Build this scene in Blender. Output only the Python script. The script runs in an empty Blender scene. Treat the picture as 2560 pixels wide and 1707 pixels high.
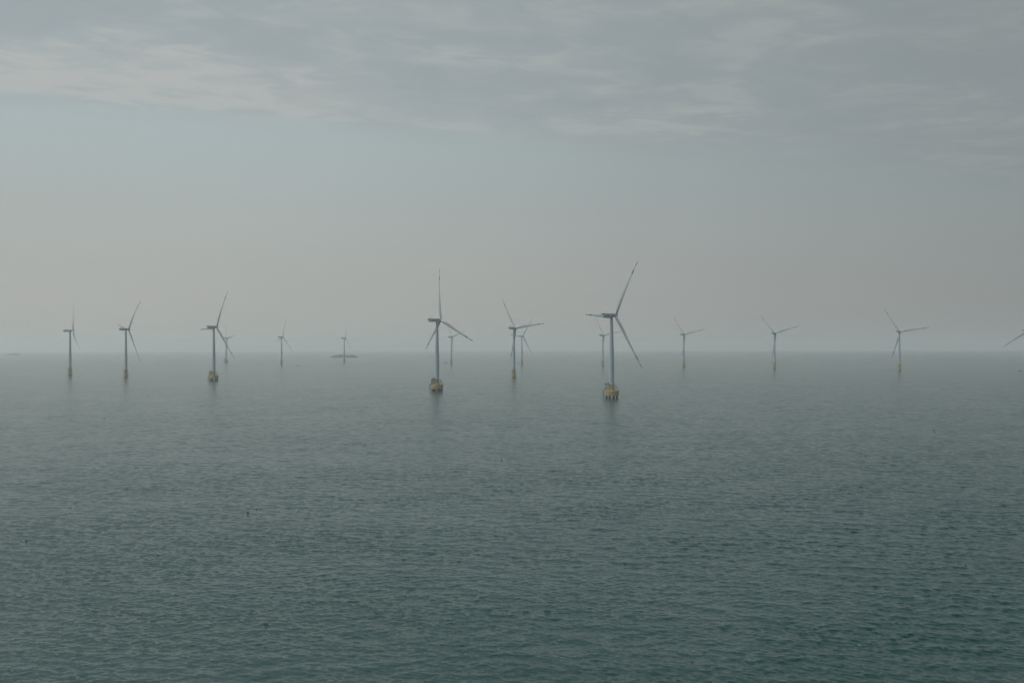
import bpy, bmesh, math, random
import numpy as np
from mathutils import Vector, Matrix

# ------------------------------------------------------------------ camera
S = bpy.context.scene
R_EARTH = 6.371e6
CAM_H = 56.0
FPX = 2560 * 35 / 36.0            # focal length in photograph pixels
cam_d = bpy.data.cameras.new("camera"); cam = bpy.data.objects.new("camera", cam_d)
S.collection.objects.link(cam); S.camera = cam
cam_d.lens = 35; cam_d.sensor_width = 36; cam_d.clip_start = 1.0; cam_d.clip_end = 200000
ROT = Matrix.Rotation(math.pi / 2 + 13.0 / FPX, 4, 'X') @ Matrix.Rotation(-0.00145, 4, 'Z')
cam.matrix_world = Matrix.Translation((0, 0, CAM_H)) @ ROT

# ------------------------------------------------------------------ world / sun / exposure
SUN_EL, SUN_AZ = math.radians(60), math.radians(-96)      # azimuth from +Y, negative = left
sun_dir = Vector((math.sin(SUN_AZ) * math.cos(SUN_EL), math.cos(SUN_AZ) * math.cos(SUN_EL), math.sin(SUN_EL)))
sl = bpy.data.lights.new("sun", 'SUN'); so = bpy.data.objects.new("sun", sl); S.collection.objects.link(so)
sl.energy = 1.1; sl.angle = math.radians(30); sl.color = (1.0, 0.93, 0.84)
so.rotation_euler = sun_dir.to_track_quat('Z', 'Y').to_euler()

S.view_settings.view_transform = 'Standard'; S.view_settings.look = 'None'
S.view_settings.exposure = 0; S.view_settings.gamma = 1; S.view_settings.use_curve_mapping = False

class NT:
    """tiny helper for node trees"""
    def __init__(s, tree): s.t = tree; s.n = tree.nodes; s.l = tree.links
    def set(s, inp, v):
        if isinstance(v, bpy.types.NodeSocket): s.l.new(v, inp)
        else: inp.default_value = v
    def m(s, op, a, b=0.0, c=None, clamp=False):
        x = s.n.new('ShaderNodeMath'); x.operation = op; x.use_clamp = clamp
        s.set(x.inputs[0], a); s.set(x.inputs[1], b)
        if c is not None: s.set(x.inputs[2], c)
        return x.outputs[0]
    def vm(s, op, a, b=None):
        x = s.n.new('ShaderNodeVectorMath'); x.operation = op; s.set(x.inputs[0], a)
        if b is not None: s.set(x.inputs[3] if op == 'SCALE' else x.inputs[1], b)
        return x.outputs['Value'] if op in ('DOT_PRODUCT', 'LENGTH') else x.outputs[0]
    def comb(s, a, b, c=0.0):
        x = s.n.new('ShaderNodeCombineXYZ')
        for i, v in enumerate((a, b, c)): s.set(x.inputs[i], v)
        return x.outputs[0]
    def mix(s, f, a, b):
        x = s.n.new('ShaderNodeMix'); x.data_type = 'RGBA'
        s.set(x.inputs[0], f)
        for i, v in ((6, a), (7, b)): s.set(x.inputs[i], v if isinstance(v, bpy.types.NodeSocket) else (*v, 1))
        return x.outputs[2]
    def smooth(s, v, lo, hi, a=0.0, b=1.0):
        x = s.n.new('ShaderNodeMapRange'); x.interpolation_type = 'SMOOTHSTEP'
        s.set(x.inputs[0], v)
        for i, q in enumerate((lo, hi, a, b)): x.inputs[i + 1].default_value = q
        return x.outputs[0]
    def noise(s, vec, scale, detail=3, rough=0.5, out='Fac', dist=0.0):
        x = s.n.new('ShaderNodeTexNoise'); s.set(x.inputs['Vector'], vec)
        x.inputs['Scale'].default_value = scale; x.inputs['Detail'].default_value = detail
        x.inputs['Roughness'].default_value = rough; x.inputs['Distortion'].default_value = dist
        return x.outputs[out]

def lin(r, g, b):
    f = lambda c: (c / 255 / 12.92) if c / 255 <= 0.04045 else ((c / 255 + 0.055) / 1.055) ** 2.4
    return (f(r), f(g), f(b))

W = bpy.data.worlds.new("World"); S.world = W; W.use_nodes = True
w = NT(W.node_tree); w.n.clear()
out = w.n.new('ShaderNodeOutputWorld'); bg = w.n.new('ShaderNodeBackground')
w.l.new(bg.outputs[0], out.inputs[0]); bg.inputs[1].default_value = 0.1
tc = w.n.new('ShaderNodeTexCoord').outputs['Generated']
sp = w.n.new('ShaderNodeSeparateXYZ'); w.l.new(tc, sp.inputs[0]); dx, dy, dz = sp.outputs
sky = w.n.new('ShaderNodeTexSky'); sky.sky_type = 'NISHITA'; sky.sun_disc = False
sky.sun_elevation = SUN_EL; sky.sun_rotation = SUN_AZ; sky.air_density = 1.2; sky.dust_density = 4.0; sky.ozone_density = 1.5
# left-right brightness of the overcast layer (bright on the sun's side)
az = w.m('ARCTAN2', dx, dy)
t_lr = w.smooth(az, -0.40, 0.80)                   # 0 = left (sunward), 1 = right
# clear band under the deck and the warm horizon
LH, RH = lin(173, 173, 168), lin(135, 138, 139)
LM, RM = lin(169, 182, 183), lin(130, 142, 143)
hor = w.mix(t_lr, LH, RH); mid = w.mix(t_lr, LM, RM)
t_el = w.smooth(dz, 0.0, 0.25)
base = w.mix(t_el, hor, mid)
zc = w.m('MAXIMUM', dz, 0.03)
px = w.m('DIVIDE', dx, zc); py = w.m('DIVIDE', dy, zc)
# the cloud deck ends along a straight line in its own plane
sd = w.m('MULTIPLY', w.m('SUBTRACT', w.m('ADD', w.m('MULTIPLY', px, 0.44), 4.98), py), 0.915)
al = w.m('ADD', w.m('MULTIPLY', px, 0.915), w.m('MULTIPLY', py, 0.403))
wob = w.noise(w.comb(w.m('MULTIPLY', al, 0.35), w.m('MULTIPLY', sd, 1.2)), 1.3, 4, 0.55)
sdw = w.m('ADD', sd, w.m('MULTIPLY', w.m('SUBTRACT', wob, 0.5), 0.55))
deck_soft = w.smooth(sdw, -0.35, 0.9)
deck_hard = w.smooth(sdw, -0.14, 0.28)
deck = w.m('MULTIPLY_ADD', w.m('SUBTRACT', deck_hard, deck_soft), w.smooth(az, -0.45, 0.25, 1.0, 0.0), deck_soft)
big = w.noise(w.comb(w.m('MULTIPLY', al, 1.1), w.m('MULTIPLY', sd, 1.4), 3.1), 1.3, 5, 0.55, dist=0.5)
fine = w.noise(w.comb(w.m('MULTIPLY', al, 3.2), w.m('MULTIPLY', sd, 3.8), 7.7), 1.3, 5, 0.6, dist=0.8)
rip = w.noise(w.comb(w.m('MULTIPLY', al, 4.2), w.m('MULTIPLY', sd, 5.0), 1.7), 1.5, 3, 0.55, dist=0.4)
cdark = w.mix(t_lr, lin(155, 165, 168), lin(132, 139, 141))
clight = w.mix(t_lr, lin(178, 182, 180), lin(140, 147, 148))
edge_b = w.m('MULTIPLY', w.smooth(sdw, -0.1, 0.25), w.smooth(sdw, 0.35, 1.3, 1.0, 0.0))
edge_b = w.m('MULTIPLY', edge_b, w.smooth(az, -0.4, 0.25, 1.0, 0.15))
lum = w.m('ADD', w.m('MULTIPLY', w.smooth(big, 0.36, 0.66), w.m('MULTIPLY_ADD', w.smooth(fine, 0.36, 0.66), 0.8, 0.2)), w.m('MULTIPLY', edge_b, w.m('MULTIPLY_ADD', w.smooth(rip, 0.35, 0.65), 0.5, 0.45)), clamp=True)
cloud = w.mix(lum, cdark, clight)
skyc = w.mix(w.m('MULTIPLY', deck, 0.95), base, cloud)
# very soft large-scale unevenness in the clear band
un = w.noise(w.comb(w.m('MULTIPLY', az, 2.0), w.m('MULTIPLY', dz, 9.0), 5.0), 1.5, 3, 0.5)
skyc = w.vm('SCALE', skyc, w.m('MULTIPLY_ADD', un, 0.06, 0.97))
# overcast skies are brighter overhead (outside the frame)
ZEN = 1.6
skyc = w.vm('SCALE', skyc, w.m('MULTIPLY_ADD', w.smooth(dz, 0.34, 0.85), w.m('MULTIPLY_ADD', dx, -1.2, ZEN - 1), 1.0))
# and around the veiled sun
sdt = w.vm('DOT_PRODUCT', tc, tuple(sun_dir))
glow = w.m('MULTIPLY_ADD', w.smooth(sdt, 0.70, 1.0), 1.6, 1.0)
skyc = w.vm('SCALE', skyc, glow)
skyc = w.vm('SCALE', skyc, 10.0)
x = w.n.new('ShaderNodeMix'); x.data_type = 'RGBA'; x.inputs[0].default_value = 0.96
w.l.new(sky.outputs[0], x.inputs[6]); w.l.new(skyc, x.inputs[7]); w.l.new(x.outputs[2], bg.inputs[0])

try:
    S.cycles.use_denoising = True
    S.cycles.denoising_input_passes = 'RGB_ALBEDO_NORMAL'
    S.cycles.volume_bounces = 4
    S.cycles.max_bounces = 6
    S.cycles.caustics_reflective = False; S.cycles.caustics_refractive = False
except Exception as e: print(e)

# ------------------------------------------------------------------ helpers
C = S.collection
def link(name, mesh, parent=None, mat=None):
    o = bpy.data.objects.new(name, mesh); C.objects.link(o)
    if mat is not None and mesh is not None and not mesh.materials: mesh.materials.append(mat)
    if parent is not None: o.parent = parent
    return o
def tag(o, label=None, cat=None, group=None, kind=None):
    if label: o['label'] = label
    if cat: o['category'] = cat
    if group: o['group'] = group
    if kind: o['kind'] = kind
    return o
def ray(px_, py_):
    v = ROT.to_3x3() @ Vector(((px_ - 1280) / FPX, -(py_ - 853.5) / FPX, -1))
    return v.normalized()
def drop(r): return -r * r / (2 * R_EARTH)
def sea_at(px_, py_):
    """point of the sea surface seen at a photograph pixel"""
    d = ray(px_, py_); t = 100.0
    for _ in range(60):
        hr = math.hypot(d.x, d.y) * t
        t = (drop(hr) - CAM_H) / d.z
        if t <= 0 or t > 3e4: t = 2.0e4
    return Vector((d.x * t, d.y * t, drop(math.hypot(d.x, d.y) * t)))
def at_dist(px_, D):
    """point on the sea at a horizontal distance in the direction of column px"""
    d = ray(px_, 866.5); h = math.hypot(d.x, d.y)
    return Vector((d.x / h * D, d.y / h * D, drop(D)))

class MB:
    def __init__(s): s.v = []; s.f = []
    def add(s, vs, fs):
        o = len(s.v); s.v += [tuple(v) for v in vs]; s.f += [tuple(i + o for i in f) for f in fs]
    def box(s, c, d, rot=None):
        vs = [Vector((sx * d[0] / 2, sy * d[1] / 2, sz * d[2] / 2)) for sx in (-1, 1) for sy in (-1, 1) for sz in (-1, 1)]
        if rot: vs = [rot @ v for v in vs]
        s.add([v + Vector(c) for v in vs], [(0, 1, 3, 2), (4, 6, 7, 5), (0, 4, 5, 1), (2, 3, 7, 6), (0, 2, 6, 4), (1, 5, 7, 3)])
    def tube(s, a, b, r, n=8, r2=None):
        a = Vector(a); b = Vector(b); r2 = r if r2 is None else r2
        z = (b - a).normalized(); q = z.to_track_quat('Z', 'Y')
        vs = []
        for p, rr in ((a, r), (b, r2)):
            for i in range(n):
                t = 2 * math.pi * i / n
                vs.append(p + q @ Vector((rr * math.cos(t), rr * math.sin(t), 0)))
        fs = [(i, (i + 1) % n, n + (i + 1) % n, n + i) for i in range(n)]
        fs += [tuple(range(n - 1, -1, -1)), tuple(range(n, 2 * n))]
        s.add(vs, fs)
    def lathe(s, prof, n=32, c=(0, 0, 0)):
        vs = []; c = Vector(c)
        for (r, z) in prof:
            for i in range(n):
                t = 2 * math.pi * i / n
                vs.append(c + Vector((r * math.cos(t), r * math.sin(t), z)))
        fs = []
        for k in range(len(prof) - 1):
            for i in range(n):
                j = (i + 1) % n
                fs.append((k * n + i, k * n + j, (k + 1) * n + j, (k + 1) * n + i))
        fs += [tuple(range(n - 1, -1, -1)), tuple(range((len(prof) - 1) * n, len(prof) * n))]
        s.add(vs, fs)
    def mesh(s, name, mat=None, smooth=None, bevel=0):
        me = bpy.data.meshes.new(name); me.from_pydata(s.v, [], s.f)
        bm = bmesh.new(); bm.from_mesh(me)
        if bevel:
            bmesh.ops.bevel(bm, geom=bm.edges[:], offset=bevel, segments=3, affect='EDGES', profile=0.5)
        bmesh.ops.recalc_face_normals(bm, faces=bm.faces)
        bm.to_mesh(me); bm.free()
        if mat: me.materials.append(mat)
        if smooth is not None:
            me.polygons.foreach_set('use_smooth', [True] * len(me.polygons))
            try: me.set_sharp_from_angle(angle=math.radians(smooth))
            except Exception: pass
        return me

def paint(name, col, rough=0.45, var=0.12, scale=0.6, streak=True, grime=None, metal=0.0):
    """painted or weathered surface: base colour with patchy wear and vertical run-off"""
    m = bpy.data.materials.new(name); m.use_nodes = True
    t = NT(m.node_tree); b = t.n['Principled BSDF']
    co = t.n.new('ShaderNodeTexCoord').outputs['Object']
    n1 = t.noise(co, scale, 5, 0.6)
    f = t.m('MULTIPLY_ADD', n1, 2 * var, 1 - var)
    c = t.vm('SCALE', t.mix(0.0, col, col), f)
    if grime:
        mp = t.n.new('ShaderNodeMapping'); t.l.new(co, mp.inputs[0]); mp.inputs['Scale'].default_value = (1.6, 1.6, 0.12) if streak else (1, 1, 1)
        n2 = t.noise(mp.outputs[0], 1.0, 5, 0.65)
        c = t.mix(t.smooth(n2, 0.52, 0.72, 0.0, 0.75), c, grime)
    t.set(b.inputs['Base Color'], c)
    b.inputs['Roughness'].default_value = rough; b.inputs['Metallic'].default_value = metal
    return m

M_tower = paint("tower_paint", (0.38, 0.43, 0.47), 0.4, 0.06, 0.15, True, (0.32, 0.36, 0.39))
M_nac = paint("nacelle_paint", (0.37, 0.43, 0.46), 0.4, 0.06, 0.3)
M_yellow = paint("yellow_paint", (0.34, 0.26, 0.12), 0.5, 0.15, 0.35, True, (0.25, 0.15, 0.06))
M_steel = paint("weathered_steel", (0.13, 0.14, 0.14), 0.6, 0.25, 1.0)
M_pile = paint("pile_steel", (0.10, 0.055, 0.04), 0.7, 0.3, 0.8, True, (0.22, 0.20, 0.17))
M_black = paint("dark_rubber", (0.03, 0.03, 0.03), 0.7, 0.2, 2.0)
M_ybar = paint("yellow_pipe", (0.50, 0.33, 0.08), 0.5, 0.15, 1.0, True, (0.2, 0.12, 0.06))
M_blue = paint("blue_marking", (0.10, 0.22, 0.38), 0.5, 0.1, 1.0)
M_hull = paint("hull_paint", (0.04, 0.05, 0.06), 0.5, 0.2, 1.0)
M_cab = paint("cabin_paint", (0.18, 0.19, 0.19), 0.5, 0.2, 1.0)
M_float = paint("float_plastic", (0.012, 0.012, 0.012), 0.6, 0.2, 3.0)

# monopile: yellow paint above a dark band of marine growth with a ragged edge
def growth_mat():
    m = bpy.data.materials.new("yellow_paint_with_marine_growth"); m.use_nodes = True
    t = NT(m.node_tree); b = t.n['Principled BSDF']
    co = t.n.new('ShaderNodeTexCoord').outputs['Object']
    s = t.n.new('ShaderNodeSeparateXYZ'); t.l.new(co, s.inputs[0])
    n = t.noise(co, 0.9, 5, 0.65)
    z = t.m('ADD', s.outputs[2], t.m('MULTIPLY', n, 1.6))
    c = t.mix(t.smooth(z, 1.9, 2.7), (0.045, 0.042, 0.03), (0.33, 0.25, 0.115))
    mp = t.n.new('ShaderNodeMapping'); t.l.new(co, mp.inputs[0]); mp.inputs['Scale'].default_value = (1.3, 1.3, 0.1)
    c = t.mix(t.smooth(t.noise(mp.outputs[0], 1.0, 5, 0.65), 0.5, 0.72, 0.0, 0.7), c, (0.30, 0.16, 0.06))
    t.set(b.inputs['Base Color'], c); b.inputs['Roughness'].default_value = 0.55
    return m
M_mono = growth_mat()

# blades: pale grey with two dark red warning bands near the tip
BL = 66.0
def blade_mat():
    m = bpy.data.materials.new("blade_paint"); m.use_nodes = True
    t = NT(m.node_tree); b = t.n['Principled BSDF']
    co = t.n.new('ShaderNodeTexCoord').outputs['Object']
    s = t.n.new('ShaderNodeSeparateXYZ'); t.l.new(co, s.inputs[0])
    z = t.m('DIVIDE', s.outputs[2], BL)
    band = t.m('ADD', t.m('MULTIPLY', t.m('GREATER_THAN', z, 0.77), t.m('LESS_THAN', z, 0.85)), t.m('GREATER_THAN', z, 0.925))
    n = t.noise(co, 0.25, 4, 0.6)
    grey = t.vm('SCALE', t.mix(0.0, (0.40, 0.43, 0.44), (0, 0, 0)), t.m('MULTIPLY_ADD', n, 0.16, 0.92))
    t.set(b.inputs['Base Color'], t.mix(band, grey, (0.16, 0.07, 0.065)))
    b.inputs['Roughness'].default_value = 0.35
    return m
M_blade = blade_mat()

# ------------------------------------------------------------------ sea
def build_sea():
    """curved sea surface; a sum of wind-sea wave components, finer where it is near"""
    q = 0.0013
    rs = [1.0]
    while rs[-1] < 130: rs.append(rs[-1] + max(1.2, rs[-1] * 0.02))
    while rs[-1] < 3200: rs.append(rs[-1] * (1 + q))
    while rs[-1] < 31000: rs.append(rs[-1] * 1.012)
    rs = np.array(rs)
    A = math.radians(37)
    th = list(np.arange(-A, A, q))
    k = 120
    th += list(A + (2 * math.pi - 2 * A) * np.arange(k) / k)
    th = np.array(th)
    nr, nt = len(rs), len(th)
    rr, tt = np.meshgrid(rs, th, indexing='ij')
    X = (rr * np.sin(tt)).astype(np.float64); Y = (rr * np.cos(tt)).astype(np.float64)
    ZX = np.zeros_like(X); ZY = np.zeros_like(X); Z = -(X * X + Y * Y) / (2 * R_EARTH)
    rng = np.random.default_rng(11)
    N = 300
    lam = np.exp(rng.uniform(math.log(0.45), math.log(13), N))
    main = math.radians(197)
    spread = 0.5 + 0.4 * np.exp(-lam / 4.0)
    dirs = main + rng.normal(0, 1, N) * spread
    phs = rng.uniform(0, 2 * math.pi, N)
    slope = 0.0178 * np.where(lam > 2.4, (2.4 / lam) ** 0.8, 1.0)
    sp_row = rs * q
    sp_row = np.where(rs < 130, 1.3, sp_row)
    # gusts: short waves come in rough and calmer patches
    patch = np.zeros(X.shape, dtype=np.float32)
    for _ in range(14):
        L = math.exp(rng.uniform(math.log(28), math.log(330))); an = rng.uniform(0, math.pi)
        patch += np.sin((X * math.cos(an) * 0.7 + Y * math.sin(an)) * 2 * math.pi / L + rng.uniform(0, 6.28)).astype(np.float32)
    patch = 1 + 0.3 * np.tanh(patch / 2.6)
    for i in range(N):
        wgt = np.clip((lam[i] / sp_row - 2.6) / 2.4, 0, 1); wgt = wgt * wgt * (3 - 2 * wgt)
        rows = np.where(wgt > 0)[0]
        if len(rows) == 0: continue
        a0, a1 = rows[0], rows[-1] + 1
        kx = 2 * math.pi / lam[i] * math.sin(dirs[i]); ky = 2 * math.pi / lam[i] * math.cos(dirs[i])
        kk = 2 * math.pi / lam[i]; amp = slope[i] / kk
        ph = (kx * X[a0:a1] + ky * Y[a0:a1] + phs[i]).astype(np.float32)
        w_ = wgt[a0:a1, None].astype(np.float32) * amp * (patch[a0:a1] if lam[i] < 6 else 1.0)
        s_ = np.sin(ph); c_ = np.cos(ph)
        Z[a0:a1] += w_ * c_
        ZX[a0:a1] -= 0.7 * w_ * s_ * kx / kk; ZY[a0:a1] -= 0.7 * w_ * s_ * ky / kk
    # wind-sea crests lean downwind: steep faces, long gentle backs
    lean = 1.8 * (Z + (X * X + Y * Y) / (2 * R_EARTH))
    ZX += lean * math.sin(main); ZY += lean * math.cos(main)
    co = np.stack([X + ZX, Y + ZY, Z], axis=-1).reshape(-1, 3).astype(np.float32)
    i0 = np.arange(nr - 1)[:, None] * nt; j = np.arange(nt)[None, :]; j1 = (j + 1) % nt
    quads = np.stack([i0 + j, i0 + j1, i0 + nt + j1, i0 + nt + j], axis=-1).reshape(-1, 4).astype(np.int32)[:, ::-1]
    me = bpy.data.meshes.new("sea")
    me.vertices.add(len(co)); me.vertices.foreach_set('co', co.ravel())
    me.loops.add(quads.size); me.loops.foreach_set('vertex_index', np.ascontiguousarray(quads).ravel())
    me.polygons.add(len(quads)); me.polygons.foreach_set('loop_start', np.arange(0, quads.size, 4, dtype=np.int32))
    me.update(calc_edges=True)
    me.polygons.foreach_set('use_smooth', np.ones(len(quads), dtype=bool))
    print('sea verts', len(co))
    return me

def sea_mat():
    m = bpy.data.materials.new("sea_water"); m.use_nodes = True
    t = NT(m.node_tree); b = t.n['Principled BSDF']
    geo = t.n.new('ShaderNodeNewGeometry')
    P = geo.outputs['Position']
    def layer(rot, sc, noise_scale, detail, amp, z):
        mp = t.n.new('ShaderNodeMapping'); t.l.new(P, mp.inputs[0])
        mp.inputs['Rotation'].default_value = (0, 0, math.radians(rot)); mp.inputs['Scale'].default_value = (*sc, 1.0)
        mp.inputs['Location'].default_value = (z * 13.7, z * 7.1, 0)
        n = t.noise(mp.outputs[0], noise_scale, detail, 0.55, 'Color')
        d = t.vm('SUBTRACT', n, (0.5, 0.5, 0.5))
        return t.vm('SCALE', d, amp)
    # ripples, chop and gust patches too fine for the mesh
    a = layer(17, (0.55, 1.0), 2.6, 3, 0.65, 1)
    c = layer(-24, (0.6, 1.0), 0.55, 3, 0.55, 2)
    e = layer(12, (0.5, 1.0), 0.12, 2, 0.25, 3)
    tot = t.vm('ADD', t.vm('ADD', a, c), e)
    gust = t.noise(P, 0.009, 4, 0.65)
    tot = t.vm('SCALE', tot, t.smooth(gust, 0.3, 0.7, 0.55, 1.35))
    tot = t.vm('MULTIPLY', tot, (1.15, 1.0, 0.0))
    N = t.vm('NORMALIZE', t.vm('ADD', geo.outputs['Normal'], tot))
    t.set(b.inputs['Normal'], N)
    t.set(b.inputs['Base Color'], (0.006, 0.038, 0.035, 1))
    b.inputs['Roughness'].default_value = 0.17; b.inputs['IOR'].default_value = 1.333
    return m
sea = link("sea", build_sea(), None, sea_mat())
tag(sea, "grey-green open sea with small wind waves", "sea", None, "structure")

# ------------------------------------------------------------------ haze
hb = MB(); hb.box((0, 0, 50), (63000, 63000, 258))
hm = bpy.data.materials.new("haze_air"); hm.use_nodes = True
t = NT(hm.node_tree); t.n.remove(t.n['Principled BSDF'])
pv = t.n.new('ShaderNodeVolumePrincipled'); t.l.new(pv.outputs[0], t.n['Material Output'].inputs['Volume'])
pv.inputs['Density'].default_value = 0.000115; pv.inputs['Color'].default_value = (0.975, 0.992, 0.985, 1)
pv.inputs['Anisotropy'].default_value = 0.38
try: hm.cycles.homogeneous_volume = True
except Exception as e: print(e)
haze = link("haze", hb.mesh("haze"), None, hm)
tag(haze, "pale grey sea haze filling the air over the water", "haze", None, "stuff")

# ------------------------------------------------------------------ turbine meshes
HUB = 90.0
def tower_mesh(z0):
    n = 40; mb = MB(); prof = []
    for k in range(25):
        f = k / 24; z = z0 + (HUB - 2.2 - z0) * f
        r = 2.62 if f < 0.34 else 2.62 - 1.10 * ((f - 0.34) / 0.66)
        if f < 0.34 and f > 0.12: r = 2.66
        prof.append((r, z))
        if k in (6, 12, 18): prof += [(r + 0.045, z + 0.02), (r + 0.045, z + 0.30), (r - 0.01, z + 0.32)]   # flange seams
    mb.lathe(prof, n)
    return mb.mesh("tower", M_tower, 35)
def nacelle_mesh():
    # long box body with rounded edges, slightly rising roof to the rear, local +Y = rotor side
    mb = MB()
    secs = [(-12.4, 1.75, -1.95, 2.05), (-11.9, 2.05, -2.15, 2.25), (-6, 2.15, -2.2, 2.35), (0, 2.15, -2.2, 2.25), (2.2, 2.05, -2.15, 2.0), (3.7, 1.65, -1.7, 1.6)]
    n = 20; vs = []
    for (y, hw, z0, z1) in secs:
        zc, hh = (z0 + z1) / 2, (z1 - z0) / 2
        for i in range(n):
            a = 2 * math.pi * (i + 0.5) / n; ca, sa = math.cos(a), math.sin(a)
            p = 2 / 6.0
            vs.append((hw * math.copysign(abs(ca) ** p, ca), y, zc + hh * math.copysign(abs(sa) ** p, sa)))
    fs = [(k * n + i, k * n + (i + 1) % n, (k + 1) * n + (i + 1) % n, (k + 1) * n + i) for k in range(len(secs) - 1) for i in range(n)]
    fs += [tuple(range(n)), tuple(range((len(secs) - 1) * n, len(secs) * n))]
    mb.add(vs, fs)
    return mb.mesh("nacelle", M_nac, 40)
def hub_mesh():
    mb = MB(); prof = []
    for k in range(10):
        a = math.pi / 2 * k / 9
        prof.append((max(0.02, 2.05 * math.cos(a) ** 0.8), 1.1 + 1.5 * math.sin(a)))
    prof = [(1.75, -2.0), (1.95, -1.2), (2.08, 0.0)] + prof
    mb.lathe(prof, 28)
    mb.v = [(x, z, -y) for (x, y, z) in mb.v]    # lathe axis -> local +Y
    return mb.mesh("hub", M_nac, 50)
def blade_mesh():
    st = [(1.2, 2.5, 1.0, 0), (3.0, 2.5, 1.0, 14), (5.5, 2.9, .80, 14), (9, 3.7, .46, 13), (13, 4.2, .34, 11), (17, 4.15, .29, 9), (23, 3.6, .25, 6.5),
          (30, 3.0, .22, 4.5), (38, 2.4, .20, 2.8), (46, 1.9, .18, 1.5), (54, 1.45, .17, .5), (60, 1.08, .16, 0), (64, .75, .16, -.5), (65.5, .42, .16, -.5), (66, .12, .16, -.5)]
    n = 18; vs = []; mb = MB()
    cone = math.tan(math.radians(3.6))
    for (r, ch, tk, tw) in st:
        pre = r * cone + 3.4 * (r / BL) ** 2.2
        twr = math.radians(tw * 0.35); ch *= 1.22; tk *= 0.92; rnd = max(0, min(1, (tk - 0.31) / 0.61))
        for i in range(n):
            a = 2 * math.pi * i / n
            xx = 0.5 * ch * math.cos(a)
            yy = 0.5 * ch * tk * math.sin(a) * ((1 - rnd) * (0.55 + 0.45 * math.cos(a)) ** 0.5 * 1.25 + rnd if math.cos(a) > -1 else rnd)
            xx -= (1 - rnd) * ch * 0.20           # pitch axis near quarter chord
            X = xx * math.cos(twr) - yy * math.sin(twr); Y = xx * math.sin(twr) + yy * math.cos(twr)
            vs.append((X, Y + pre, r))
    fs = [(k * n + i, k * n + (i + 1) % n, (k + 1) * n + (i + 1) % n, (k + 1) * n + i) for k in range(len(st) - 1) for i in range(n)]
    fs += [tuple(range(n)), tuple(range((len(st) - 1) * n, len(st) * n))]
    mb.add(vs, fs)
    return mb.mesh("blade", M_blade, 60)

def ring_rail(mb, R, z, h=1.1, n=24, r=0.05, gap=None):
    pts = [(R * math.cos(2 * math.pi * i / n), R * math.sin(2 * math.pi * i / n)) for i in range(n)]
    for i in range(n):
        a, b_ = pts[i], pts[(i + 1) % n]
        mb.tube((*a, z), (*a, z + h), r, 5)
        for q in (0.55, 1.0): mb.tube((*a, z + h * q), (*b_, z + h * q), r, 5)
def rect_rail(mb, x0, x1, y0, y1, z, h=1.1, r=0.05):
    cs = [(x0, y0), (x1, y0), (x1, y1), (x0, y1)]
    for i in range(4):
        a, b_ = cs[i], cs[(i + 1) % 4]
        n = max(1, int(math.hypot(a[0] - b_[0], a[1] - b_[1]) / 1.3))
        for k in range(n): 
            p = (a[0] + (b_[0] - a[0]) * k / n, a[1] + (b_[1] - a[1]) * k / n)
            mb.tube((*p, z), (*p, z + h), r, 5)
        for q in (0.55, 1.0): mb.tube((*a, z + h * q), (*b_, z + h * q), r, 5)

ME = {}
ME['tower_cap'] = tower_mesh(15.0); ME['tower_mono'] = tower_mesh(14.2)
ME['nacelle'] = nacelle_mesh(); ME['hub'] = hub_mesh(); ME['blade'] = blade_mesh()
mb = MB(); mb.box((0, -11.5, 1.5), (4.36, 2.1, 0.95))
ME['vent'] = mb.mesh("rear_vent", M_black)
mb = MB(); mb.box((0, 0, 0), (0.06, 0.8, 0.9)); ME['marking'] = mb.mesh("marking", M_steel)
mb = MB(); mb.box((0, 0, 0), (0.08, 2.6, 1.2)); ME['blue_panel'] = mb.mesh("blue_panel", M_blue)
MARKS = [(sx, y) for sx in (-1, 1) for y in (-8.2, -6.9, -5.7)]
mb = MB(); mb.tube((0, -7.6, 2.2), (0, -7.6, 4.2), 0.09, 6); mb.tube((0, -9.4, 3.9), (0, -7.0, 3.9), 0.07, 6); mb.tube((0, -9.4, 2.2), (0, -9.4, 3.9), 0.07, 6)
mb.box((0, -9.0, 4.1), (0.3, 0.35, 0.35)); mb.box((0, -7.6, 4.25), (0.3, 0.3, 0.25))
ME['mast'] = mb.mesh("weather_mast", M_steel)

# --- foundation on a pile cap (local -X is the boat landing side)
mb = MB(); mb.lathe([(7.55, 2.7), (7.75, 2.9), (7.75, 8.0), (7.55, 8.25), (3.0, 8.3)], 40); ME['cap'] = mb.mesh("pile_cap", M_yellow, 30)
mb = MB(); mb.lathe([(3.45, 8.28), (3.45, 8.7), (3.15, 8.9), (3.0, 11.5), (2.85, 14.6), (2.95, 14.7), (2.95, 15.0)], 36)
ME['tp_cap'] = mb.mesh("transition_piece", M_yellow, 30)
mb = MB(); mb.tube((0, 0, -6), (0, 0, 2.75), 1.15, 16); ME['pile'] = mb.mesh("pile", M_pile, 40)
mb = MB()
mb.box((-5.0, -0.6, 14.8), (5.0, 5.2, 0.28))
for px_ in (-7.1, -5.5, -3.9):
    for py_ in (-2.8, 1.6):
        mb.tube((px_, py_, 8.3), (px_, py_, 14.66), 0.27, 8)
for py_ in (-2.8, 1.6):
    mb.tube((-7.1, py_, 11.4), (-3.9, py_, 11.4), 0.1, 6); mb.tube((-7.1, py_, 8.5), (-5.5, py_, 11.4), 0.1, 6)
rect_rail(mb, -7.4, -2.7, -3.1, 1.9, 14.94, 1.1, 0.08)
mb.box((-6.2, -1.8, 15.7), (1.2, 1.0, 1.5)); mb.box((-3.9, 0.9, 15.9), (1.0, 0.9, 1.9))
ME['workdeck'] = mb.mesh("work_platform", M_steel)
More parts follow.
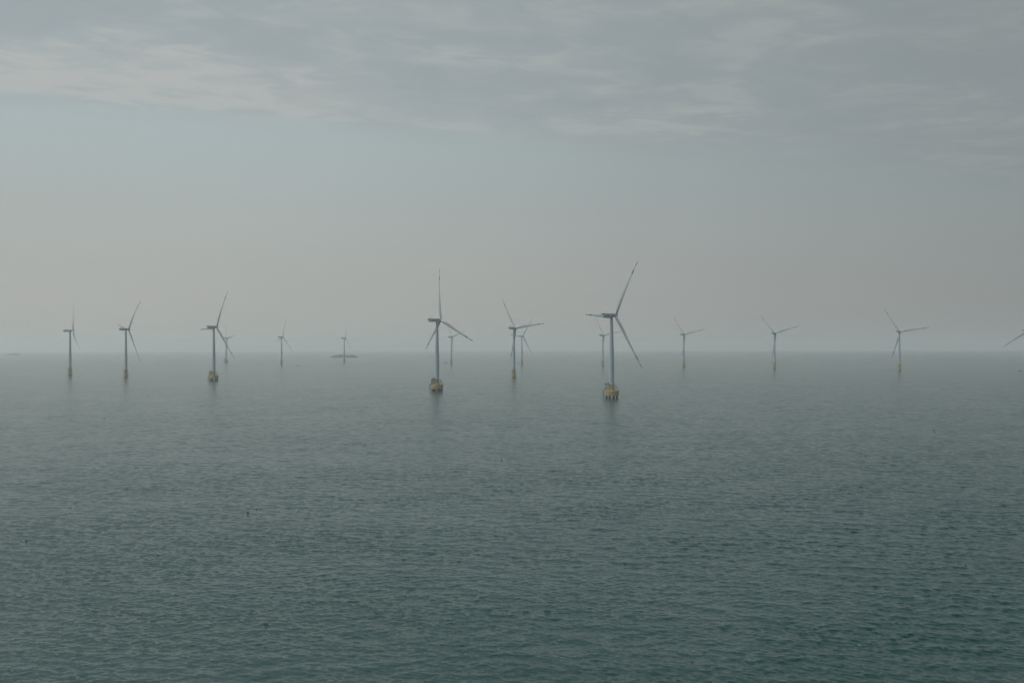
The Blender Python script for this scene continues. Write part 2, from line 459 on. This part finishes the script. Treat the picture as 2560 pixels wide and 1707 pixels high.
mb = MB(); mb.tube((-3.4, -1.9, 14.94), (-3.4, -1.9, 18.2), 0.16, 7); mb.tube((-3.4, -1.9, 18.0), (-5.2, -2.6, 18.9), 0.12, 6); mb.box((-3.4, -1.9, 16.0), (0.6, 0.6, 0.8)); mb.tube((-5.2, -2.6, 18.9), (-5.2, -2.6, 17.6), 0.04, 5)
ME['davit'] = mb.mesh("davit_crane", M_steel)
mb = MB()
for q in (-0.5, 0.5):
    mb.tube((4.4 , -2.0 + q, 14.4), (6.6, -2.6 + q, 8.35), 0.24, 6); mb.tube((4.4, -2.0 + q, 15.5), (6.6, -2.6 + q, 9.4), 0.07, 6)
for k in range(14):
    f = k / 13; mb.box((4.4 + 2.2 * f, -2.0 - 0.6 * f, 14.3 - 5.95 * f), (0.35, 1.0, 0.06))
mb.box((3.6, -1.8, 14.4), (1.8, 1.8, 0.2)); mb.tube((4.4, -1.2, 8.3), (4.4, -1.2, 14.3), 0.24, 6)
ME['stair'] = mb.mesh("stair", M_steel)
mb = MB(); ring_rail(mb, 7.4, 8.25, 1.1, 26); ME['caprail'] = mb.mesh("railing", M_ybar)
mb = MB()
for yy in (-1.2, 1.2):
    mb.tube((-9.2, yy, -2.5), (-9.2, yy, 8.4), 0.36, 8)
    for z in (2.4, 5.2, 7.8): mb.tube((-9.2, yy, z), (-7.5, yy * 0.9, z), 0.17, 6)
    mb.tube((-9.2, yy, 8.4), (-7.6, yy, 9.3), 0.18, 6)
for k in range(28): mb.tube((-8.7, -0.35, -1.5 + k * 0.36), (-8.7, 0.35, -1.5 + k * 0.36), 0.035, 5)
for yy in (-0.35, 0.35): mb.tube((-8.7, yy, -2), (-8.7, yy, 9.0), 0.06, 5)
ME['landing_cap'] = mb.mesh("boat_landing", M_steel)

# --- monopile foundation
mb = MB(); mb.lathe([(3.15, -8), (3.15, 4.5), (3.05, 4.9), (3.0, 12.9), (3.25, 13.1), (3.25, 13.7), (2.7, 13.75), (2.7, 14.2)], 36)
ME['tp_mono'] = mb.mesh("transition_piece", M_mono, 30)
mb = MB(); mb.lathe([(4.0, 13.45), (4.05, 13.5), (4.05, 13.68), (2.0, 13.7)], 32); mb.box((-4.6, 0, 13.6), (4.4, 3.6, 0.22))
mb.tube((-6.2, 1.0, 13.45), (-3.0, 0.6, 11.6), 0.13, 6); mb.tube((-6.2, -1.0, 13.45), (-3.0, -0.6, 11.6), 0.13, 6)
ME['deck_mono'] = mb.mesh("platform", M_steel, 30)
mb = MB(); ring_rail(mb, 3.95, 13.7, 1.1, 18); rect_rail(mb, -6.75, -3.7, -1.75, 1.75, 13.7); ME['rail_mono'] = mb.mesh("railing", M_ybar)
mb = MB(); mb.tube((-4.0, 1.6, 13.7), (-4.0, 1.6, 16.4), 0.15, 7); mb.tube((-4.0, 1.6, 16.3), (-5.7, 1.9, 17.0), 0.1, 6); 
ME['davit_mono'] = mb.mesh("davit_crane", M_steel)
def landing_mono(sgn):
    mb = MB()
    for yy in (-0.9, 0.9):
        mb.tube((sgn * 4.55, yy, -3), (sgn * 4.55, yy, 7.2), 0.24, 8)
        mb.tube((sgn * 4.55, yy, 7.2), (sgn * 3.0, yy, 9.6), 0.22, 8)
        for z in (1.6, 4.4, 7.0): mb.tube((sgn * 4.55, yy, z), (sgn * 2.9, yy * 0.9, z), 0.16, 6)
    for k in range(40): mb.tube((sgn * 4.1, -0.3, -1.5 + k * 0.38), (sgn * 4.1, 0.3, -1.5 + k * 0.38), 0.03, 5)
    for yy in (-0.3, 0.3): mb.tube((sgn * 4.1, yy, -2), (sgn * 4.1, yy, 13.4), 0.05, 5)
    return mb.mesh("boat_landing", M_ybar)
ME['landing_l'] = landing_mono(-1); ME['landing_r'] = landing_mono(1)

GROUP = "offshore wind turbines"
def turbine(px_, h, theta, az_deg, kind, label, turn=0.0):
    """px: column of the tower foot, h: tower height in photo pixels, theta: rotor axis off the line of sight, az: first blade"""
    D = FPX * HUB / h * math.sqrt(1 + ((px_ - 1280) / FPX) ** 2)     # h is measured at the depth along the lens axis
    p = at_dist(px_, D)
    phi = math.atan2(p.x, p.y)
    root = bpy.data.objects.new("wind_turbine", None); C.objects.link(root)
    root.empty_display_size = 10; root.location = p; root.rotation_euler = (0, 0, -phi)   # local +Y points away from the camera side
    tag(root, label, "wind turbine", GROUP)
    def add(name, key, parent=root, mat=None):
        o = bpy.data.objects.new(name, ME[key]); C.objects.link(o); o.parent = parent
        if mat is not None: o.matrix_local = mat
        return o
    th = math.radians(theta)
    tilt = math.radians(4.5)
    yaw = Matrix.Rotation(-th, 4, 'Z')                       # +Y turned towards the right
    nm = Matrix.Translation((0, 0, HUB)) @ yaw @ Matrix.Rotation(math.radians(1.2), 4, 'X')
    nac = add("nacelle", 'nacelle', root, nm)
    add("rear_vent", 'vent', nac); add("weather_mast", 'mast', nac)
    if h > 100:
        for (sx, y) in MARKS: add("marking", 'marking', nac, Matrix.Translation((sx * 2.15, y, -0.05)))
        for sx in (-1, 1): add("blue_panel", 'blue_panel', nac, Matrix.Translation((sx * 2.13, 0.6, -0.3)))
    
    rm = Matrix.Translation((0, 0, HUB)) @ yaw @ Matrix.Translation((0, 5.4, 0.15)) @ Matrix.Rotation(tilt, 4, 'X')
    add("hub", 'hub', root, rm)
    for k in range(3):
        add("blade", 'blade', root, rm @ Matrix.Rotation(math.radians(az_deg + 120 * k), 4, 'Y'))
    ft = Matrix.Rotation(math.radians(turn), 4, 'Z')
    if kind == 'cap':
        add("tower", 'tower_cap'); add("pile_cap", 'cap', root, ft); add("transition_piece", 'tp_cap', root, ft)
        for k in range(12):
            a = 2 * math.pi * (k + 0.5) / (8 if k < 8 else 4) + math.radians(turn)
            rad_ = 6.1 if k < 8 else 2.9
            add("pile", 'pile', root, Matrix.Translation((rad_ * math.cos(a), rad_ * math.sin(a), 0)))
        wp = add("work_platform", 'workdeck', root, ft); add("davit_crane", 'davit', wp)
        add("stair", 'stair', root, ft); add("railing", 'caprail', root, ft); add("boat_landing", 'landing_cap', root, ft)
    else:
        add("tower", 'tower_mono'); add("transition_piece", 'tp_mono', root, ft)
        pl = add("platform", 'deck_mono', root, ft); add("railing", 'rail_mono', pl); add("davit_crane", 'davit_mono', pl)
        add("boat_landing", 'landing_l', root, ft); add("boat_landing", 'landing_r', root, ft)
    return root

turbine(1529.0, 207.0, 52.8, 32.0, 'cap', "nearest and largest wind turbine, on a broad yellow pile cap, one blade level")
turbine(1092.6, 177.0, 58.5, -5.0, 'cap', "large wind turbine left of centre with one blade straight up, on a yellow pile cap", 8)
turbine(534.5, 134.0, 58.4, 26.5, 'cap', "mid-distance wind turbine on a yellow pile cap, third turbine from the left edge", -6)
turbine(175.3, 111.0, 88.0, 4.0, 'mono', "leftmost wind turbine, seen edge-on, on a single yellow pile with side platform", 3)
turbine(314.7, 120.0, 66.0, 39.0, 'mono', "second wind turbine from the left, with a short blade rising behind its nacelle", -5)
turbine(1284.5, 123.6, 45.7, -36.0, 'mono', "tall monopile wind turbine between the two largest ones, a smaller turbine close at its right", 4)
turbine(565.3, 61.4, 69.0, -37.0, 'cap', "small faint wind turbine just right of the third one, behind its lower blade", 5)
turbine(703.8, 68.3, 62.0, 16.8, 'mono', "small faint wind turbine between the left group and the low island", -4)
turbine(860.6, 60.0, 76.0, 9.0, 'mono', "small faint wind turbine standing in front of the low island", 2)
turbine(1128.3, 67.2, 59.0, -44.0, 'mono', "small faint wind turbine right behind the blade of the large one left of centre", 6)
turbine(1304.6, 71.3, 42.0, 34.8, 'mono', "small wind turbine half hidden behind the blade of the tall monopile one", -3)
turbine(1507.0, 76.6, 48.5, -38.0, 'mono', "small wind turbine just left of the nearest turbine's tower", 2)
turbine(1709.3, 81.0, 40.0, -41.5, 'mono', "wind turbine with blades in a V, first to the right of the nearest turbine", -6)
turbine(1936.2, 88.0, 31.0, -45.0, 'mono', "wind turbine with blades in a V, standing third from the right edge", 3)
turbine(2248.5, 97.0, 24.0, -37.0, 'mono', "wind turbine with a blade reaching right, last one wholly in view on the right", -2)
turbine(2564.5, 102.0, 23.0, -3.0, 'mono', "wind turbine cut off by the right edge, only its blade and nacelle end showing", 4)

# ------------------------------------------------------------------ boats
def make_boat(px_, py_, lpx, label, flip=1, cabin=True, hfac=1.0):
    p = sea_at(px_, py_); D = math.hypot(p.x, p.y); L = lpx * D / FPX
    phi = math.atan2(p.x, p.y)
    root = bpy.data.objects.new("boat", None); C.objects.link(root); root.location = p
    root.rotation_euler = (0, 0, -phi + math.radians(12) + (math.pi if flip < 0 else 0))
    tag(root, label, "boat", "small boats among the turbines")
    k = L / 10.0
    mb = MB(); vs = []; n = 9; ns = 8
    for i in range(n):
        x = -5 + 10 * i / (n - 1); f = (x + 5) / 10
        hw = 1.45 * (1 - max(0, (f - 0.45) / 0.55) ** 2.2) * (0.82 + 0.18 * min(1, f * 4)); hw = max(hw, 0.04)
        sheer = 0.95 + 0.75 * max(0, f - 0.45) ** 1.5 * 2
        for j in range(ns):
            g = j / (ns - 1) * 2 - 1
            vs.append((x, hw * g, sheer - (sheer + 0.45) * (1 - abs(g) ** 2.4)))
    fs = [(i * ns + j, (i + 1) * ns + j, (i + 1) * ns + j + 1, i * ns + j + 1) for i in range(n - 1) for j in range(ns - 1)]
    fs += [tuple(range(ns))]
    mb.add(vs, fs)
    # deck
    dv = []; 
    for i in range(n): dv += [vs[i * ns], vs[i * ns + ns - 1]]
    dv = [(a * 0.97, b_ * 0.93, c_ - 0.25) for a, b_, c_ in dv]
    mb.add(dv, [(2 * i, 2 * i + 2, 2 * i + 3, 2 * i + 1) for i in range(n - 1)])
    hull = link("hull", mb.mesh("hull", M_hull, 40), root); hull.scale = (k, k, k * hfac)
    if cabin:
        mb = MB(); mb.box((-2.2, 0, 1.75), (2.4, 1.7, 2.0)); mb.box((-2.2, 0, 2.82), (2.8, 2.0, 0.14)); mb.box((-1.0, 0, 2.1), (0.05, 1.4, 0.6))
        c_ = link("cabin", mb.mesh("cabin", M_cab), root); c_.scale = (k, k, k * hfac)
        mb = MB(); mb.tube((-2.4, 0, 2.8), (-2.4, 0, 4.6), 0.07, 6); mb.tube((2.6, 0, 0.9), (2.6, 0, 2.6), 0.07, 6); mb.tube((-2.4, 0, 4.2), (2.6, 0, 2.5), 0.03, 5)
        m_ = link("mast", mb.mesh("mast", M_steel), root); m_.scale = (k, k, k * hfac)
    else:
        mb = MB(); mb.box((-4.2, 0, 1.2), (0.7, 0.5, 1.3)); mb.box((-1.0, 0, 0.95), (0.4, 2.0, 0.15)); mb.box((1.4, 0, 0.95), (0.4, 1.8, 0.15))
        link("outboard_motor", mb.mesh("outboard_motor", M_black), root).scale = (k, k, k * hfac)
    return root
make_boat(744, 914.0, 9.0, "long low dark boat on the water between the island and the turbine to its left", 1, False)
make_boat(1114.2, 908.0, 8.8, "dark boat with a cabin beside the small turbine behind the large one left of centre", 1, True)
make_boat(1294.5, 910.2, 6.0, "faint boat just left of the foot of the half hidden turbine near the centre", -1, True)
make_boat(1501.0, 912.5, 5.0, "faint low boat at the foot of the small turbine beside the nearest one", 1, False)
make_boat(1915.8, 920.3, 4.4, "tiny dark boat left of the turbine third from the right edge", -1, True)
make_boat(2232.0, 924.3, 6.2, "low boat close to the left of the last whole turbine on the right", 1, False)
make_boat(2290.9, 923.6, 3.2, "tiny boat right of the last whole turbine, the nearer of two beside it", 1, True)
make_boat(2303.8, 923.6, 3.6, "tiny boat right of the last whole turbine, the farther of two beside it", -1, True)
make_boat(2550.5, 928.5, 8.0, "dark boat beside the turbine cut off by the right edge", -1, True)

# ------------------------------------------------------------------ floats
def make_float(px_, py_, wpx, hpx, label):
    p = sea_at(px_, py_); D = math.hypot(p.x, p.y); k = D / FPX
    wd, ht = max(0.34, wpx * k), max(0.36, hpx * k)
    root = bpy.data.objects.new("fishing_float", None); C.objects.link(root); root.location = p
    root.rotation_euler = (math.radians(random.uniform(-9, 9)), math.radians(random.uniform(-12, 12)), random.uniform(0, 6))
    tag(root, label, "float", "dark fishing floats on the water")
    mb = MB(); pr = []
    for i in range(11):
        a = -math.pi / 2 + math.pi * i / 10
        pr.append((max(0.01, wd / 2 * math.cos(a)), ht * 0.36 + ht * 0.5 * math.sin(a)))
    mb.lathe(pr, 14); link("float_body", mb.mesh("float_body", M_float, 60), root)
    mb = MB(); mb.tube((0, 0, ht * 0.8), (0, 0, ht * 0.8 + 0.22 * ht), 0.08 * wd, 6); mb.lathe([(0.1 * wd, 0), (0.17 * wd, 0.02), (0.17 * wd, 0.08 * ht), (0.1 * wd, 0.1 * ht)], 8, (0, 0, ht * 0.98))
    link("eyelet", mb.mesh("eyelet", M_steel), root)
random.seed(4)
FL = [
 (619.8, 1283, 4.0, 5.0, "tallest dark float, alone on the lower left water below the third turbine from the left"),
 (641.0, 1274, 1.6, 1.8, "tiny float just up and right of the tallest dark float"),
 (65.5, 1354, 4.6, 3.2, "dark low float lowest down at the left edge"),
 (177.0, 1269, 2.4, 2.2, "small float on the left water above the lowest left float"),
 (1254.6, 1151, 3.6, 3.6, "round black float alone below the centre of the photo"),
 (67.0, 1124, 2.6, 2.0, "float at the left edge, left one of a close pair"),
 (74.3, 1123, 1.6, 2.4, "float at the left edge, right one of a close pair"),
 (260.3, 1046.5, 2.6, 2.2, "small dark float below the second turbine from the left"),
 (505.7, 1015, 2.2, 1.8, "small float a little below the foot of the third turbine from the left"),
 (569.6, 1038, 2.0, 1.8, "small float below and right of the third turbine from the left"),
 (832.0, 1032, 1.6, 2.4, "thin float far below the low island"),
 (993.0, 1032, 2.2, 1.8, "tiny float left below the large turbine left of centre"),
 (962.0, 1061, 3.2, 1.8, "flat float below left of the large turbine left of centre, wider than its neighbour"),
 (913.6, 1112, 3.0, 2.6, "dark float left of centre, level with the round black one"),
 (1407.0, 1042, 2.0, 1.8, "tiny float left below the nearest turbine"),
 (1226.6, 1004, 1.8, 1.5, "tiny float straight below the tall monopile turbine near the centre"),
 (1905.9, 1025, 2.0, 2.0, "tiny float below the turbine third from the right edge"),
 (1996.5, 1032, 2.6, 1.6, "flat tiny float right below the turbine third from the right edge"),
 (2037.0, 987.5, 1.8, 1.5, "tiny far float midway between the two last whole turbines on the right"),
 (1784.0, 1061, 2.0, 1.6, "tiny float right of the nearest turbine, left one of two"),
 (1826.5, 1058, 2.4, 2.0, "tiny float right of the nearest turbine, right one of two"),
 (2335.5, 1079, 2.6, 3.0, "dark float on the far right water, highest of the clear black ones there"),
 (2163.6, 1141, 3.4, 3.4, "dark tilted float on the right water below the last whole turbine"),
 (2150.5, 1131, 2.6, 1.6, "faint float just up and left of the dark tilted one on the right"),
 (2443.4, 1021.5, 1.8, 1.5, "tiny faint float far out near the right edge"),
 (2280.0, 1226, 1.8, 2.0, "tiny float on the lower right water"),
 (2413.7, 1413, 3.0, 1.6, "small reddish-dark float lowest on the right water"),
]
for f_ in FL: make_float(*f_)

# ------------------------------------------------------------------ islands
def island(px0, px1, py_, hpx, prof, label, seed):
    a = sea_at(px0, py_); b_ = sea_at(px1, py_); Wd = (b_ - a).length; c = (a + b_) / 2; D = math.hypot(c.x, c.y)
    H = hpx * D / FPX; dep = Wd * 0.42
    rng = np.random.default_rng(seed); nx, ny = 90, 40
    u = np.linspace(0, 1, nx); v = np.linspace(-1, 1, ny)
    pf = np.interp(u, [p_[0] for p_ in prof], [p_[1] for p_ in prof])
    U, V = np.meshgrid(u, v, indexing='ij')
    edge = np.clip(1 - V ** 2, 0, 1) ** 0.5
    Z = pf[:, None] * edge * H
    for k in range(26):
        fr = 3 * 1.17 ** k; an = rng.uniform(0, 6.28)
        Z += H * 0.16 / fr * 3 * 0.35 * np.sin(fr * (U * math.cos(an) * 3 + V * math.sin(an)) + rng.uniform(0, 6)) * np.minimum(1, pf[:, None] * edge * 3)
    Z = Z - 1.0
    co = [( (U[i, j] - .5) * Wd, V[i, j] * dep / 2 * (0.55 + .45 * math.sin(math.pi * U[i, j])), Z[i, j]) for i in range(nx) for j in range(ny)]
    fs = [(i * ny + j, (i + 1) * ny + j, (i + 1) * ny + j + 1, i * ny + j + 1) for i in range(nx - 1) for j in range(ny - 1)]
    me = bpy.data.meshes.new("island"); me.from_pydata(co, [], fs)
    m = bpy.data.materials.new("island_rock"); m.use_nodes = True
    t = NT(m.node_tree); bs = t.n['Principled BSDF']; oc = t.n.new('ShaderNodeTexCoord').outputs['Object']
    t.set(bs.inputs['Base Color'], t.mix(t.smooth(t.noise(oc, 0.08, 6, 0.6), 0.42, 0.58), (0.075, 0.08, 0.075), (0.03, 0.05, 0.038))); bs.inputs['Roughness'].default_value = 0.9
    o = link("island", me, None, m); o.location = c; o.rotation_euler = (0, 0, -math.atan2(c.x, c.y))
    tag(o, label, "island", None, "structure")
island(827, 895, 893.2, 7.6, [(0, 0), (.04, .25), (.10, .55), (.2, .78), (.33, 1.0), (.40, .98), (.48, .86), (.6, .82), (.75, .74), (.88, .52), (.95, .25), (1, 0)],
       "low rocky grey island behind a small turbine", 3)
island(18, 47, 887.3, 4.6, [(0, 0), (.1, .5), (.4, .7), (.7, .9), (.9, .5), (1, 0)], "very faint low islet on the horizon at the far left", 8)
